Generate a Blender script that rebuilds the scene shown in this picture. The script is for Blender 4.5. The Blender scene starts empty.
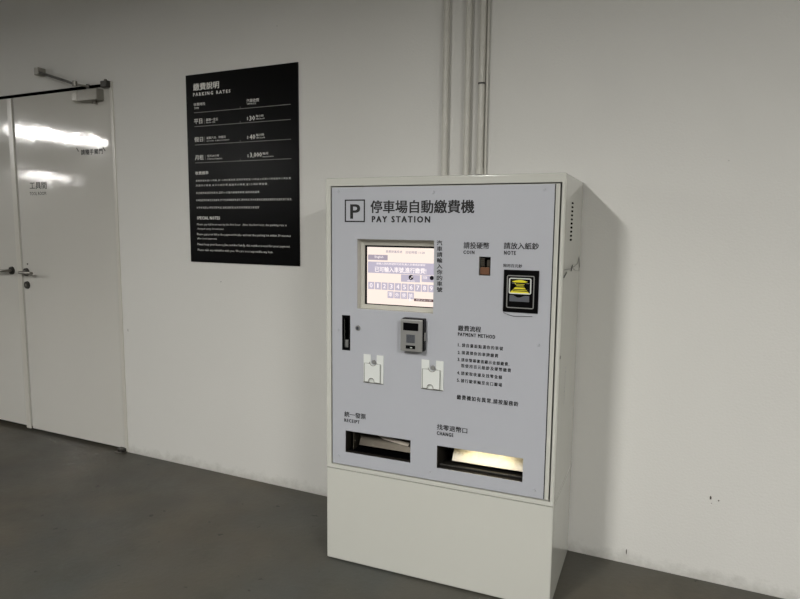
import bpy, bmesh, math, random
from mathutils import Vector, Matrix
R = math.radians
S = bpy.context.scene
COL = S.collection
random.seed(7)

# ------------------------------------------------------------------ camera
F_PX, PITCH, YAW, ROLL, CAM = 624.4894, R(-6.6862), R(25.1325), R(0.549), Vector((0, -2.6942, 1.42))
FW = Vector((math.sin(-YAW)*math.cos(PITCH), math.cos(YAW)*math.cos(PITCH), math.sin(PITCH)))
_r = Vector((math.cos(YAW), math.sin(YAW), 0)); _u = _r.cross(FW)
RT = math.cos(ROLL)*_r + math.sin(ROLL)*_u
UP = -math.sin(ROLL)*_r + math.cos(ROLL)*_u
cd = bpy.data.cameras.new('camera'); cam = bpy.data.objects.new('camera', cd); COL.objects.link(cam)
cd.sensor_fit = 'HORIZONTAL'; cd.sensor_width = 36; cd.lens = F_PX/800*36; cd.clip_start = .02
m = Matrix((RT, UP, -FW)).transposed().to_4x4(); m.translation = CAM
cam.matrix_world = m
S.camera = cam
# ------------------------------------------------------------------ world, exposure
w = bpy.data.worlds.new('world'); S.world = w; w.use_nodes = True
w.node_tree.nodes['Background'].inputs[0].default_value = (.8, .82, .85, 1)
w.node_tree.nodes['Background'].inputs[1].default_value = .02
S.view_settings.view_transform = 'Standard'; S.view_settings.look = 'None'
S.view_settings.exposure = 0.04; S.view_settings.gamma = 1.0
S.view_settings.use_curve_mapping = False
CEIL = 3.25
TUBE_Z = 2.69
# tube lights of the garage: (x, y of the middle, watts, roll of the tray towards the wall)
LAMPS = [(-1.38, -3.62, 118), (1.96, -3.75, 136), (-8.55, -3.70, 160),
         (-8.7, -8.4, 30), (-16.2, -8.9, 50), (-14.4, -3.6, 40), (5.26, -3.75, 50)]
LAMP_COL = (1.0, .985, .95)


def ray(u, v):
    return FW + RT*((u-400)/F_PX) - UP*((v-299.5)/F_PX)


def on_wall(u, v, y=0.0):
    d = ray(u, v); t = (y-CAM.y)/d.y
    return CAM + d*t


# ------------------------------------------------------------------ helpers
def srgb(h):
    h = h.lstrip('#'); o = []
    for i in (0, 2, 4):
        c = int(h[i:i+2], 16)/255
        o.append(c/12.92 if c <= .04045 else ((c+.055)/1.055)**2.4)
    return (*o, 1)


def mat(name, col, rough=.5, metal=0., noise=0., scale=20., bump=0., bscale=60., coat=0., emit=None, estr=0., spec=.5, rvar=0.):
    m = bpy.data.materials.new(name); m.use_nodes = True
    nt = m.node_tree; b = nt.nodes['Principled BSDF']
    c = srgb(col) if isinstance(col, str) else col
    b.inputs['Base Color'].default_value = c
    b.inputs['Roughness'].default_value = rough; b.inputs['Metallic'].default_value = metal
    b.inputs['Specular IOR Level'].default_value = spec
    b.inputs['Coat Weight'].default_value = coat
    tc = nt.nodes.new('ShaderNodeTexCoord')
    if noise or rvar:
        n = nt.nodes.new('ShaderNodeTexNoise'); n.inputs['Scale'].default_value = scale
        n.inputs['Detail'].default_value = 6; nt.links.new(tc.outputs['Object'], n.inputs['Vector'])
        if noise:
            mx = nt.nodes.new('ShaderNodeMix'); mx.data_type = 'RGBA'
            mx.inputs[6].default_value = tuple(x*(1-noise) for x in c[:3])+(1,)
            mx.inputs[7].default_value = tuple(min(1, x*(1+noise)) for x in c[:3])+(1,)
            nt.links.new(n.outputs['Fac'], mx.inputs[0]); nt.links.new(mx.outputs[2], b.inputs['Base Color'])
        if rvar:
            mr = nt.nodes.new('ShaderNodeMapRange')
            mr.inputs[1].default_value = .3; mr.inputs[2].default_value = .7
            mr.inputs[3].default_value = max(.02, rough-rvar); mr.inputs[4].default_value = rough+rvar
            nt.links.new(n.outputs['Fac'], mr.inputs[0]); nt.links.new(mr.outputs[0], b.inputs['Roughness'])
    if bump:
        n2 = nt.nodes.new('ShaderNodeTexNoise'); n2.inputs['Scale'].default_value = bscale
        n2.inputs['Detail'].default_value = 4; nt.links.new(tc.outputs['Object'], n2.inputs['Vector'])
        bp = nt.nodes.new('ShaderNodeBump'); bp.inputs['Strength'].default_value = bump
        bp.inputs['Distance'].default_value = .01
        nt.links.new(n2.outputs['Fac'], bp.inputs['Height']); nt.links.new(bp.outputs[0], b.inputs['Normal'])
    if emit:
        b.inputs['Emission Color'].default_value = srgb(emit) if isinstance(emit, str) else emit
        b.inputs['Emission Strength'].default_value = estr
    return m


def link(name, bm, material, parent=None, smooth=False, rot=None):
    """link a bmesh (given in the parent's axes) as one mesh object with its origin in its middle"""
    bmesh.ops.recalc_face_normals(bm, faces=bm.faces)
    return link_mesh(name, _tomesh(name, bm), material, parent, smooth)


def _tomesh(name, bm):
    me = bpy.data.meshes.new(name); bm.to_mesh(me); bm.free(); return me


def link_mesh(name, me, material, parent=None, smooth=False):
    me.materials.clear(); me.materials.append(material)
    vs = [v.co for v in me.vertices]
    lo = Vector([min(c[i] for c in vs) for i in range(3)]); hi = Vector([max(c[i] for c in vs) for i in range(3)])
    mid = (lo+hi)/2
    # children of parts: subtract the parent's own offset
    me.transform(Matrix.Translation(-mid))
    if smooth:
        for p in me.polygons: p.use_smooth = True
        try: me.set_sharp_from_angle(angle=R(38))
        except Exception: pass
    o = bpy.data.objects.new(name, me); COL.objects.link(o)
    if smooth: o.modifiers.new('weighted_normals', 'WEIGHTED_NORMAL').keep_sharp = True
    off = Vector((0, 0, 0))
    if parent is not None:
        o.parent = parent
        if parent.get('_part'): off = Vector(parent['_part'])
    o.location = mid - off
    o['_part'] = tuple(mid)
    return o


def thing(name, label, cat, loc, rz=0, group=None):
    o = bpy.data.objects.new(name, None); COL.objects.link(o)
    o.location = loc; o.rotation_euler = (0, 0, rz); o.empty_display_size = .1
    o['label'] = label; o['category'] = cat
    if group: o['group'] = group
    return o


def structure(o):
    o['kind'] = 'structure'; return o


def box(bm, x0, x1, y0, y1, z0, z1, bev=0., seg=2):
    r = bmesh.ops.create_cube(bm, size=1)
    vs = r['verts']
    for v in vs:
        v.co = Vector((x0 if v.co.x < 0 else x1, y0 if v.co.y < 0 else y1, z0 if v.co.z < 0 else z1))
    if bev:
        es = list({e for v in vs for e in v.link_edges})
        bmesh.ops.bevel(bm, geom=es, offset=bev, segments=seg, affect='EDGES', profile=.5)


def B(*a, **k):
    bm = bmesh.new(); box(bm, *a, **k); return bm


def cyl(bm, p0, p1, r0, r1=None, n=24, caps=True):
    p0, p1 = Vector(p0), Vector(p1); d = p1-p0
    r = bmesh.ops.create_cone(bm, cap_ends=caps, segments=n, radius1=r0, radius2=r0 if r1 is None else r1, depth=d.length)
    q = d.to_track_quat('Z', 'Y').to_matrix().to_4x4(); q.translation = (p0+p1)/2
    bmesh.ops.transform(bm, matrix=q, verts=r['verts'])


def tube(bm, pts, r, n=10):
    """a round bar along a polyline, one closed skin"""
    pts = [Vector(p) for p in pts]; rings = []
    ref = Vector((0.13, .37, .92))
    for i, p in enumerate(pts):
        d = (pts[min(i+1, len(pts)-1)]-pts[max(i-1, 0)]).normalized()
        a = d.cross(ref).normalized(); b = d.cross(a)
        rings.append([bm.verts.new(p+a*r*math.cos(t)+b*r*math.sin(t)) for t in [2*math.pi*k/n for k in range(n)]])
    for A, C in zip(rings, rings[1:]):
        for k in range(n): bm.faces.new((A[k], A[(k+1) % n], C[(k+1) % n], C[k]))
    bm.faces.new(rings[0]); bm.faces.new(rings[-1])


def poly(bm, pts, y0, y1):
    """outline in x,z made solid between two depths"""
    a = [bm.verts.new((x, y0, z)) for x, z in pts]; b = [bm.verts.new((x, y1, z)) for x, z in pts]
    bm.faces.new(a); bm.faces.new(b[::-1])
    n = len(pts)
    for i in range(n): bm.faces.new((a[i], a[(i+1) % n], b[(i+1) % n], b[i]))


def plate(bm, x0, x1, z0, z1, y0, y1, holes=()):
    """slab from x0..x1, z0..z1 with rectangular holes through it"""
    xs = sorted({x0, x1, *[h[0] for h in holes], *[h[1] for h in holes]})
    zs = sorted({z0, z1, *[h[2] for h in holes], *[h[3] for h in holes]})
    full = {}
    for i in range(len(xs)-1):
        for j in range(len(zs)-1):
            cx, cz = (xs[i]+xs[i+1])/2, (zs[j]+zs[j+1])/2
            full[i, j] = not any(h[0] < cx < h[1] and h[2] < cz < h[3] for h in holes)
    V = {}
    def v(i, j, y):
        k = (i, j, y)
        if k not in V: V[k] = bm.verts.new((xs[i], y, zs[j]))
        return V[k]
    for (i, j), f in full.items():
        if not f: continue
        bm.faces.new((v(i, j, y0), v(i+1, j, y0), v(i+1, j+1, y0), v(i, j+1, y0)))
        bm.faces.new((v(i, j, y1), v(i, j+1, y1), v(i+1, j+1, y1), v(i+1, j, y1)))
        for di, dj, a, b in ((-1, 0, (i, j), (i, j+1)), (1, 0, (i+1, j), (i+1, j+1)), (0, -1, (i, j), (i+1, j)), (0, 1, (i, j+1), (i+1, j+1))):
            if not full.get((i+di, j+dj), False):
                bm.faces.new((v(*a, y0), v(*b, y0), v(*b, y1), v(*a, y1)))


def open_box(bm, x0, x1, z0, z1, y0, y1, t=.003):
    """a pocket open to the front (y0), walls of thickness t outside the given hole"""
    box(bm, x0-t, x0, y0, y1, z0-t, z1+t); box(bm, x1, x1+t, y0, y1, z0-t, z1+t)
    box(bm, x0, x1, y0, y1, z0-t, z0); box(bm, x0, x1, y0, y1, z1, z1+t)
    box(bm, x0-t, x1+t, y1, y1+t, z0-t, z1+t)


# ---- lettering: text turned into flat mesh, fitted into a box on an x,z plane
def glyphs(s, bold=0., spacing=1.0, res=2):
    c = bpy.data.curves.new('t', 'FONT'); c.body = s; c.size = 1; c.offset = bold
    c.space_character = spacing; c.resolution_u = res; c.fill_mode = 'FRONT'
    o = bpy.data.objects.new('t', c); COL.objects.link(o)
    dg = bpy.context.evaluated_depsgraph_get()
    me = bpy.data.meshes.new_from_object(o.evaluated_get(dg))
    bpy.data.objects.remove(o); bpy.data.curves.remove(c)
    vs = [v.co.copy().to_2d() for v in me.vertices]; fs = [tuple(p.vertices) for p in me.polygons]
    bpy.data.meshes.remove(me)
    return vs, fs


def put(bm, s, x0, x1, z0, z1, y, bold=0., spacing=1.0, res=2):
    """bold thickens every stroke by that share of the text height"""
    vs, fs = glyphs(s, 0., spacing, res)
    d = bold*(z1-z0)*.75
    x0, x1, z0, z1 = x0+d, x1-d, z0+d*.6, z1-d*.6
    ax, bx = min(v.x for v in vs), max(v.x for v in vs); az, bz = min(v.y for v in vs), max(v.y for v in vs)
    for k, (ox, oz) in enumerate(((-1, -.6), (1, -.6), (-1, .6), (1, .6)) if d else ((0, 0),)):
        nv = [bm.verts.new((x0+(v.x-ax)/(bx-ax)*(x1-x0)+ox*d, y-k*.00003, z0+(v.y-az)/(bz-az)*(z1-z0)+oz*d)) for v in vs]
        for f in fs:
            try: bm.faces.new([nv[i] for i in f])
            except ValueError: pass


def rect(bm, x0, x1, z0, z1, y):
    bm.faces.new([bm.verts.new(c) for c in ((x0, y, z0), (x1, y, z0), (x1, y, z1), (x0, y, z1))])


def flat(name, bm, material, parent):
    """link lettering with all faces looking to -y"""
    for f in bm.faces:
        f.normal_update()
        if f.normal.y > 0: f.normal_flip()
    return link_mesh(name, _tomesh(name, bm), material, parent)


# ------------------------------------------------------------------ materials
M = {}
def wall_material():
    m = mat('wall_paint', '#dbdad5', .62, noise=.03, scale=1.3, bump=.12, bscale=110, spec=.35)
    nt = m.node_tree; b = nt.nodes['Principled BSDF']
    base = b.inputs['Base Color'].links[0].from_socket
    g = nt.nodes.new('ShaderNodeNewGeometry'); sp = nt.nodes.new('ShaderNodeSeparateXYZ')
    nt.links.new(g.outputs['Position'], sp.inputs[0])
    n = nt.nodes.new('ShaderNodeTexNoise'); n.inputs['Scale'].default_value = 14; n.inputs['Detail'].default_value = 8
    n.inputs['Roughness'].default_value = .7
    nt.links.new(g.outputs['Position'], n.inputs['Vector'])
    # grime along the foot of the wall: height < noise * 7 cm
    a = nt.nodes.new('ShaderNodeMath'); a.operation = 'MULTIPLY'; a.inputs[1].default_value = .17
    nt.links.new(n.outputs['Fac'], a.inputs[0])
    s = nt.nodes.new('ShaderNodeMath'); s.operation = 'SUBTRACT'; nt.links.new(a.outputs[0], s.inputs[0]); nt.links.new(sp.outputs['Z'], s.inputs[1])
    r = nt.nodes.new('ShaderNodeMapRange'); r.inputs[1].default_value = .028; r.inputs[2].default_value = .085
    nt.links.new(s.outputs[0], r.inputs[0])
    mul = nt.nodes.new('ShaderNodeMath'); mul.operation = 'MULTIPLY'; mul.inputs[1].default_value = .28
    nt.links.new(r.outputs[0], mul.inputs[0])
    mx = nt.nodes.new('ShaderNodeMix'); mx.data_type = 'RGBA'; mx.inputs[7].default_value = srgb('#6b6659')
    nt.links.new(mul.outputs[0], mx.inputs[0]); nt.links.new(base, mx.inputs[6])
    last = mx.outputs[2]
    nt.links.new(last, b.inputs['Base Color'])
    return m


def floor_material():
    m = bpy.data.materials.new('sealed_concrete'); m.use_nodes = True
    nt = m.node_tree; b = nt.nodes['Principled BSDF']
    g = nt.nodes.new('ShaderNodeNewGeometry')
    def noise(sc, det=6, rg=.55):
        n = nt.nodes.new('ShaderNodeTexNoise'); n.inputs['Scale'].default_value = sc; n.inputs['Detail'].default_value = det
        n.inputs['Roughness'].default_value = rg; nt.links.new(g.outputs['Position'], n.inputs['Vector']); return n.outputs['Fac']
    def ramp(src, a, c):
        r = nt.nodes.new('ShaderNodeMapRange'); r.inputs[1].default_value = a; r.inputs[2].default_value = c; r.clamp = True
        nt.links.new(src, r.inputs[0]); return r.outputs[0]
    def mix(f, A, Bc):
        x = nt.nodes.new('ShaderNodeMix'); x.data_type = 'RGBA'
        nt.links.new(f, x.inputs[0])
        for i, q in ((6, A), (7, Bc)):
            if isinstance(q, str): x.inputs[i].default_value = srgb(q)
            else: nt.links.new(q, x.inputs[i])
        return x.outputs[2]
    c = mix(ramp(noise(1.1, 4), .36, .64), '#444541', '#514b3f')
    c = mix(ramp(noise(3.3, 8, .65), .52, .72), c, '#3f3e36')
    c = mix(ramp(noise(9, 10, .75), .66, .74), c, '#6a685f')
    c = mix(ramp(noise(17, 3, .5), .70, .73), c, '#26251f')
    nt.links.new(c, b.inputs['Base Color'])
    rr = nt.nodes.new('ShaderNodeMapRange'); rr.inputs[1].default_value = .3; rr.inputs[2].default_value = .7
    rr.inputs[3].default_value = .38; rr.inputs[4].default_value = .6
    nt.links.new(noise(2.4), rr.inputs[0]); nt.links.new(rr.outputs[0], b.inputs['Roughness'])
    bp = nt.nodes.new('ShaderNodeBump'); bp.inputs['Strength'].default_value = .15; bp.inputs['Distance'].default_value = .01
    nt.links.new(noise(40, 6), bp.inputs['Height']); nt.links.new(bp.outputs[0], b.inputs['Normal'])
    return m


M['wall'] = wall_material()
M['floor'] = floor_material()
M['conc'] = mat('raw_concrete', '#a3a29e', .85, noise=.12, scale=2, bump=.2)
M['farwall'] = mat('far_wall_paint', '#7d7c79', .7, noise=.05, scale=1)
M['door'] = mat('door_enamel', '#cfcdc6', .075, noise=.02, scale=2, bump=.16, bscale=6.5, spec=.5, rvar=.03)
M['frame'] = mat('door_frame_enamel', '#cbc8bf', .3, noise=.02, scale=3)
M['chip'] = mat('bare_plaster_chip', '#4a453c', .9, noise=.2)
M['dark'] = mat('dark_gap', '#070606', 1, noise=.1, spec=0)  # flat black painted as the shade inside gaps and openings
M['steel'] = mat('brushed_steel', '#8d8a83', .32, 1., noise=.1, scale=60)
M['dsteel'] = mat('worn_dark_steel', '#4a4845', .38, .9, noise=.2, scale=40)
M['closer'] = mat('closer_silver_paint', '#8f8c84', .42, .35, noise=.08, scale=30)
M['shell'] = mat('cabinet_white_enamel', '#c5c5bd', .10, noise=.015, scale=4, spec=.5)
M['panel'] = mat('panel_grey_film', '#b0b2b8', .42, noise=.012, scale=5, spec=.4)
M['ink'] = mat('black_ink', '#080809', .6, noise=.05)
M['white_ink'] = mat('white_ink', '#e4e3de', .6, noise=.03)
M['rule_ink'] = mat('grey_rule_ink', '#7d7c79', .6, noise=.03)
M['sign'] = mat('sign_black_acrylic', '#050506', .26, noise=.1, scale=4, spec=.2)
M['black'] = mat('black_plastic', '#060607', .3, noise=.1, spec=.12)
M['bezel'] = mat('bezel_grey_paint', '#b9b8ae', .28, noise=.04, scale=12)
M['tin'] = mat('tray_sheet_steel', '#4c473f', .38, .75, noise=.25, scale=14)
M['tin_d'] = mat('tray_dark_steel', '#2b2926', .4, .5, noise=.25, scale=14)
M['chute'] = mat('chute_pale_plate', '#cfc9ba', .5, .15, noise=.16, scale=45, bump=.3, bscale=70)
M['paper'] = mat('receipt_paper', '#b3aa9c', .7, noise=.05)
M['copper'] = mat('copper_plate', '#85604a', .35, .7, noise=.15, scale=40)
M['yellow'] = mat('yellow_lens', '#d9cf2e', .3, noise=.12, scale=90, emit='#cfc52c', estr=.12)
M['silver'] = mat('silver_plastic', '#939390', .4, .3, noise=.05, scale=40)
M['gunmetal'] = mat('grey_mouth_plastic', '#5d6066', .4, .2, noise=.08, scale=40)
M['frost'] = mat('frosted_white_acrylic', '#dcdfdb', .3, noise=.02, scale=8)
M['frost_edge'] = mat('acrylic_cut_edge', '#7f7f79', .4, noise=.04)
M['pipe'] = mat('conduit_white_paint', '#c9c7be', .42, noise=.10, scale=16, bump=.15, bscale=50)
M['tape'] = mat('black_tape', '#1c1b19', .5, noise=.1)
M['lampbody'] = mat('lamp_white_enamel', '#d8d8d4', .4, noise=.02)
M['tube'] = mat('lit_tube', '#ffffff', .4, noise=.01, emit=(1, .985, .95, 1), estr=120)
M['scr_bg'] = mat('screen_cream_glow', '#101010', .25, noise=.01, emit='#ffeee2', estr=1.02)
M['scr_bar'] = mat('screen_lilac_glow', '#101010', .25, noise=.01, emit='#c2bacb', estr=.97)
M['scr_key'] = mat('screen_key_glow', '#101010', .25, noise=.01, emit='#c6bdcd', estr=.97)
M['scr_btn'] = mat('screen_button_glow', '#101010', .25, noise=.01, emit='#b3a8b6', estr=.9)
M['scr_white'] = mat('screen_white_glow', '#101010', .25, noise=.01, emit='#fff4f4', estr=1.05)
M['scr_grey'] = mat('screen_grey_glow', '#101010', .25, noise=.01, emit='#a596ac', estr=.9)
M['scr_dark'] = mat('screen_black_glow', '#0a0a0c', .25, noise=.01, emit='#1d1620', estr=.6)
M['scr_tip'] = mat('screen_tip_glow', '#101010', .25, noise=.01, emit='#6a4a4c', estr=.8)
M['warm'] = mat('tray_lamp_glow', '#ffffff', .4, noise=.01, emit=(1, .86, .55, 1), estr=14)

# ------------------------------------------------------------------ setting
X0, X1, Y0 = -17.0, 8.0, -13.0
DX0, DXM, DX1, DZ = on_wall(12.2, 98).x-.905, on_wall(22, 263).x, on_wall(118, 265).x, on_wall(60, 89).z
bm = bmesh.new(); box(bm, X0, X1, Y0, .3, -.12, 0); structure(link('floor', bm, M['floor']))
bm = bmesh.new(); box(bm, X0, X1, Y0, .3, CEIL, CEIL+.15); structure(link('ceiling', bm, M['conc']))
bm = bmesh.new(); plate(bm, X0, X1, 0, CEIL, 0, .2, holes=[(DX0, DX1, -.01, DZ)])
wall = structure(link('wall_back', bm, M['wall']))
for u, v, w_, h_ in ((710.5, 497.6, .011, .022), (718.6, 500.6, .008, .010), (711.5, 503.2, .005, .004), (626.5, 551.5, .006, .030), (221, 281.8, .016, .003), (277, 26, .004, .004), (728.8, 160.6, .004, .004), (635.6, 264.6, .004, .004), (128, 330, .003, .02)):
    c = on_wall(u, v); bm = bmesh.new()
    pts = [(c.x+w_/2*math.cos(t)*random.uniform(.5, 1), c.z+h_/2*math.sin(t)*random.uniform(.5, 1)) for t in [2*math.pi*k/9 for k in range(9)]]
    poly(bm, pts, -.0012, .0005); link('chip_mark', bm, M['chip'], wall)
bm = bmesh.new(); box(bm, X0-.2, X0, Y0, .2, 0, CEIL); structure(link('wall_left', bm, M['farwall']))
bm = bmesh.new(); box(bm, X1, X1+.2, Y0, .2, 0, CEIL); structure(link('wall_right', bm, M['farwall']))
bm = bmesh.new(); box(bm, X0, X1, Y0-.2, Y0, 0, CEIL); structure(link('wall_front', bm, M['farwall']))
# door frame (black backing and reveal strips painted as shade in the gaps, thin face strip on the right and above)
bm = bmesh.new()
box(bm, DX1, DX1+.022, -.006, .0, 0, DZ+.004); box(bm, DX0-.022, DX0, -.006, 0, 0, DZ+.004)
trim = structure(link('trim_1', bm, M['frame']))
bm = bmesh.new(); box(bm, DX0, DX1, .06, .08, 0, DZ)
for f in ((DX0, DX1, .003, .062, DZ-.004, DZ), (DX1-.003, DX1, .003, .062, 0, DZ-.004), (DX0, DX0+.003, .003, .062, 0, DZ-.004)): box(bm, *f)
structure(link('gap_shade_lining', bm, M['dark']))
# door leaves
g = .005
bm = B(DXM+.005, DX1-g-.005, .002, .045, .018, DZ-.018, bev=.002)
door1 = structure(link('door_1', bm, M['door']))
bm = B(DX0+g, DXM-.004, .002, .045, .030, DZ-.018, bev=.002)
door2 = structure(link('door_2', bm, M['door']))
bm = B(DXM-.047, DXM-.003, -.006, .002, .016, DZ-.022, bev=.0015)
link('meeting_strip', bm, M['frame'], door2)


def lever(door, u, v, sgn, length):
    c = on_wall(u, v)
    bm = bmesh.new(); cyl(bm, (c.x, .002, c.z), (c.x, -.009, c.z), .027, .025, 32)
    ro = link('rosette', bm, M['dsteel'], door, True)
    bm = bmesh.new()
    tube(bm, [(c.x, -.009, c.z), (c.x, -.044, c.z), (c.x+sgn*.006, -.054, c.z), (c.x+sgn*.016, -.057, c.z), (c.x+sgn*length, -.057, c.z)], .0095, 14)
    link('lever_handle', bm, M['steel'], ro, True)


def cylinder_lock(door, u, v):
    c = on_wall(u, v)
    bm = bmesh.new(); cyl(bm, (c.x, .002, c.z), (c.x, -.007, c.z), .026, .024, 32)
    lk = link('lock_escutcheon', bm, M['dsteel'], door, True)
    bm = bmesh.new(); cyl(bm, (c.x, -.007, c.z), (c.x, -.011, c.z), .010, .0095, 20)
    link('key_cylinder', bm, M['steel'], lk, True)


lever(door1, 26.5, 272, 1, .135); cylinder_lock(door1, 27.3, 285)
lever(door2, 12, 270.5, -1, .135)
c = on_wall(27.5, 264); bm = bmesh.new(); cyl(bm, (c.x, .003, c.z), (c.x, -.002, c.z), .005, n=14)
link('screw', bm, M['dsteel'], door1, True)
# pivot hinges at the right corners
a, b = on_wall(104.2, 82), on_wall(111.2, 87.8)
bm = B(a.x, b.x, -.03, .002, b.z, a.z, bev=.004); hp = link('pivot_hinge', bm, M['dsteel'], door1)
bm = bmesh.new(); cyl(bm, ((a.x+b.x)/2, -.014, a.z), ((a.x+b.x)/2, -.014, a.z+.010), .010, .008, 16); link('hinge_cap', bm, M['steel'], hp, True)
a, b = on_wall(121, 446.5), on_wall(127.3, 451.2)
bm = B(a.x, b.x, -.032, .002, b.z, a.z, bev=.004); hp = link('pivot_hinge', bm, M['dsteel'], door1)
bm = B(a.x-.01, b.x+.012, -.045, -.004, .003, max(.006, b.z), bev=.001); link('floor_plate', bm, M['steel'], hp)
# door lettering
YD = .0012
bm = bmesh.new()
a, b = on_wall(29.2, 182.3), on_wall(46.6, 188.8); put(bm, '工具間', a.x, b.x, b.z, a.z, YD, .012)
flat('room_name_lettering', bm, M['ink'], door1); bm = bmesh.new()
a, b = on_wall(29.5, 192), on_wall(46, 195); put(bm, 'TOOL ROOM', a.x, b.x, b.z, a.z, YD, .01)
flat('room_name_lettering', bm, M['ink'], door1)
bm = bmesh.new()
a, b = on_wall(80.6, 149.6), on_wall(102.6, 153.8); put(bm, '請隨手關門', a.x, b.x, b.z, a.z, YD, .03, 1.15)
for (u0, v0, u1, v1) in ((76.3, 147.8, 78.4, 151.5), (105, 151, 102.7, 147)):
    p, q = on_wall(u0, v0), on_wall(u1, v1); d = .004
    bm.faces.new([bm.verts.new((x, YD, z)) for x, z in ((p.x-d, p.z), (q.x-d, q.z), (q.x+d, q.z), (p.x+d, p.z))])
flat('notice_lettering', bm, M['ink'], door1)

# ------------------------------------------------------------------ door closer on the right leaf
a, b = on_wall(71.0, 90.8, -.045), on_wall(97.6, 99.4, -.045)
dc = thing('door_closer', 'grey metal door closer with folding arm, above the right leaf of the white door', 'door closer', ((a.x+b.x)/2, .002, b.z))
cx_, cz_ = dc.location.x, dc.location.z
hw_, hh_ = (b.x-a.x)/2, a.z-b.z
bm = B(-hw_+.05, hw_, -.052, -.0005, .0, hh_, bev=.006); cb_ = link('closer_body', bm, M['closer'], dc, True)
bm = B(-hw_, -hw_+.048, -.048, -.0005, .004, hh_-.004, bev=.010, seg=3); link('end_cap', bm, M['frame'], dc, True)
bm = bmesh.new(); cyl(bm, (.06, -.026, -.018), (.06, -.026, .001), .016, .013, 20); link('spindle_cap', bm, M['steel'], dc, True)
p1 = on_wall(88.0, 86.6, -.03); p2 = on_wall(74.8, 84.0, -.10); p3 = on_wall(39.3, 72.3, -.03)
loc = lambda p: (p.x-cx_, p.y-.002, p.z-cz_)
bm = bmesh.new(); cyl(bm, (loc(p1)[0], loc(p1)[1], hh_-.001), (loc(p1)[0], loc(p1)[1], loc(p1)[2]+.012), .011, n=18); link('spindle', bm, M['dsteel'], dc, True)
def flat_arm(bm, p, q, wd, th):
    p, q = Vector(p), Vector(q); d = (q-p).normalized(); n = Vector((-d.y, d.x, 0)).normalized(); k = d.cross(n)
    v = [bm.verts.new(e+n*sa*wd/2+k*sb*th/2) for e in (p, q) for sa, sb in ((-1, -1), (1, -1), (1, 1), (-1, 1))]
    for f in ((0, 1, 2, 3), (7, 6, 5, 4), (0, 4, 5, 1), (1, 5, 6, 2), (2, 6, 7, 3), (3, 7, 4, 0)): bm.faces.new([v[i] for i in f])
bm = bmesh.new(); flat_arm(bm, loc(p1), loc(p2), .022, .008); link('main_arm', bm, M['closer'], dc)
bm = bmesh.new(); flat_arm(bm, loc(p2), loc(p3), .026, .013); link('link_arm', bm, M['dsteel'], dc)
bm = bmesh.new(); c_ = loc(p2); cyl(bm, (c_[0], c_[1], c_[2]-.012), (c_[0], c_[1], c_[2]+.016), .014, n=18); link('elbow_joint', bm, M['steel'], dc, True)
c_ = loc(p3); bm = B(c_[0]-.020, c_[0]+.020, c_[1]-.022, -.002, c_[2]-.020, c_[2]+.026, bev=.004); link('wall_bracket', bm, M['closer'], dc)

# ------------------------------------------------------------------ tube lights of the garage
for i, (x, y, watt) in enumerate(LAMPS):
    place = ('first row, left of and before the pay station', 'first row, right of the pay station', 'first row, before the white double door',
             'back row, opposite the white double door',
             'far left end, away from the wall', 'far left end, close to the wall', 'first row, at the right end')[i]
    t = thing('tube_light', 'white trough tube light, '+place, 'ceiling light', (x, y, TUBE_Z), 0, 'tube lights of the garage')
    L = .76
    bm = bmesh.new()
    box(bm, -.05, .05, -L, L, .03, .085, bev=.006); box(bm, -.012, .012, -L, -L+.03, -.02, .032); box(bm, -.012, .012, L-.03, L, -.02, .032)
    for s in (-1, 1):
        poly_pts = [(s*.03, .032), (s*.10, .0), (s*.10, .004), (s*.03, .037)]
        va = [bm.verts.new((px, -L, pz)) for px, pz in poly_pts]; vb = [bm.verts.new((px, L, pz)) for px, pz in poly_pts]
        bm.faces.new(va); bm.faces.new(vb[::-1])
        for k in range(4): bm.faces.new((va[k], va[(k+1) % 4], vb[(k+1) % 4], vb[k]))
    link('trough', bm, M['lampbody'], t)
    bm = bmesh.new(); cyl(bm, (0, -L+.02, -.007), (0, L-.02, -.007), .014, n=16); link('tube', bm, M['tube'], t, True)
    for s in (-1, 1):
        bm = bmesh.new(); cyl(bm, (0, s*.45, .085), (0, s*.45, CEIL-TUBE_Z), .006, n=10); link('hanger_rod', bm, M['steel'], t, True)
    ld = bpy.data.lights.new('tube_glow', 'AREA'); ld.shape = 'RECTANGLE'; ld.size = .12; ld.size_y = 2*L-.05
    ld.energy = watt; ld.color = LAMP_COL
    lo = bpy.data.objects.new('tube_glow', ld); COL.objects.link(lo); lo.parent = t; lo.location = (0, 0, -.0225)

# ------------------------------------------------------------------ parking rates sign
a, b = on_wall(186.3, 75), on_wall(301, 265.9)
sx0, sx1, sz1, sz0 = -2.5652, -1.8324, 2.2247, 1.2110
sg = thing('rates_sign', 'large black parking rates sign with white lettering, on the white wall', 'sign', ((sx0+sx1)/2, 0, sz0))
def sp(bm_): return bm_
OX, OZ = sg.location.x, sg.location.z
bm = B(sx0-OX, sx1-OX, -.007, -.0005, 0, sz1-OZ, bev=.0008); link('sign_board', bm, M['sign'], sg)
YS = -.0076
def W(u, v):
    p = on_wall(u, v, YS); return p.x-OX, p.z-OZ
def sput(bm, s, u0, v0, u1, v1, bold=.012, spacing=1.0):
    """text whose left end is centred between v0(top)/v1(bottom) at u0; right end at u1"""
    x0, zt = W(u0, v0); _, zb = W(u0, v1); x1, _ = W(u1, v0)
    put(bm, s, x0, x1, zb, zt, YS, bold, spacing, 1)
def stext(name, items, material=M['white_ink']):
    for it in items:
        bm = bmesh.new(); sput(bm, *it); flat(name, bm, material, sg)
stext('heading_lettering', [('繳費說明', 193.1, 83.8, 219.0, 91, .035), ('PARKING', 193.1, 93.0, 213, 96.5, .06, 1.4), ('RATES', 216.2, 90.7, 230.4, 94.1, .06, 1.4)])
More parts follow.
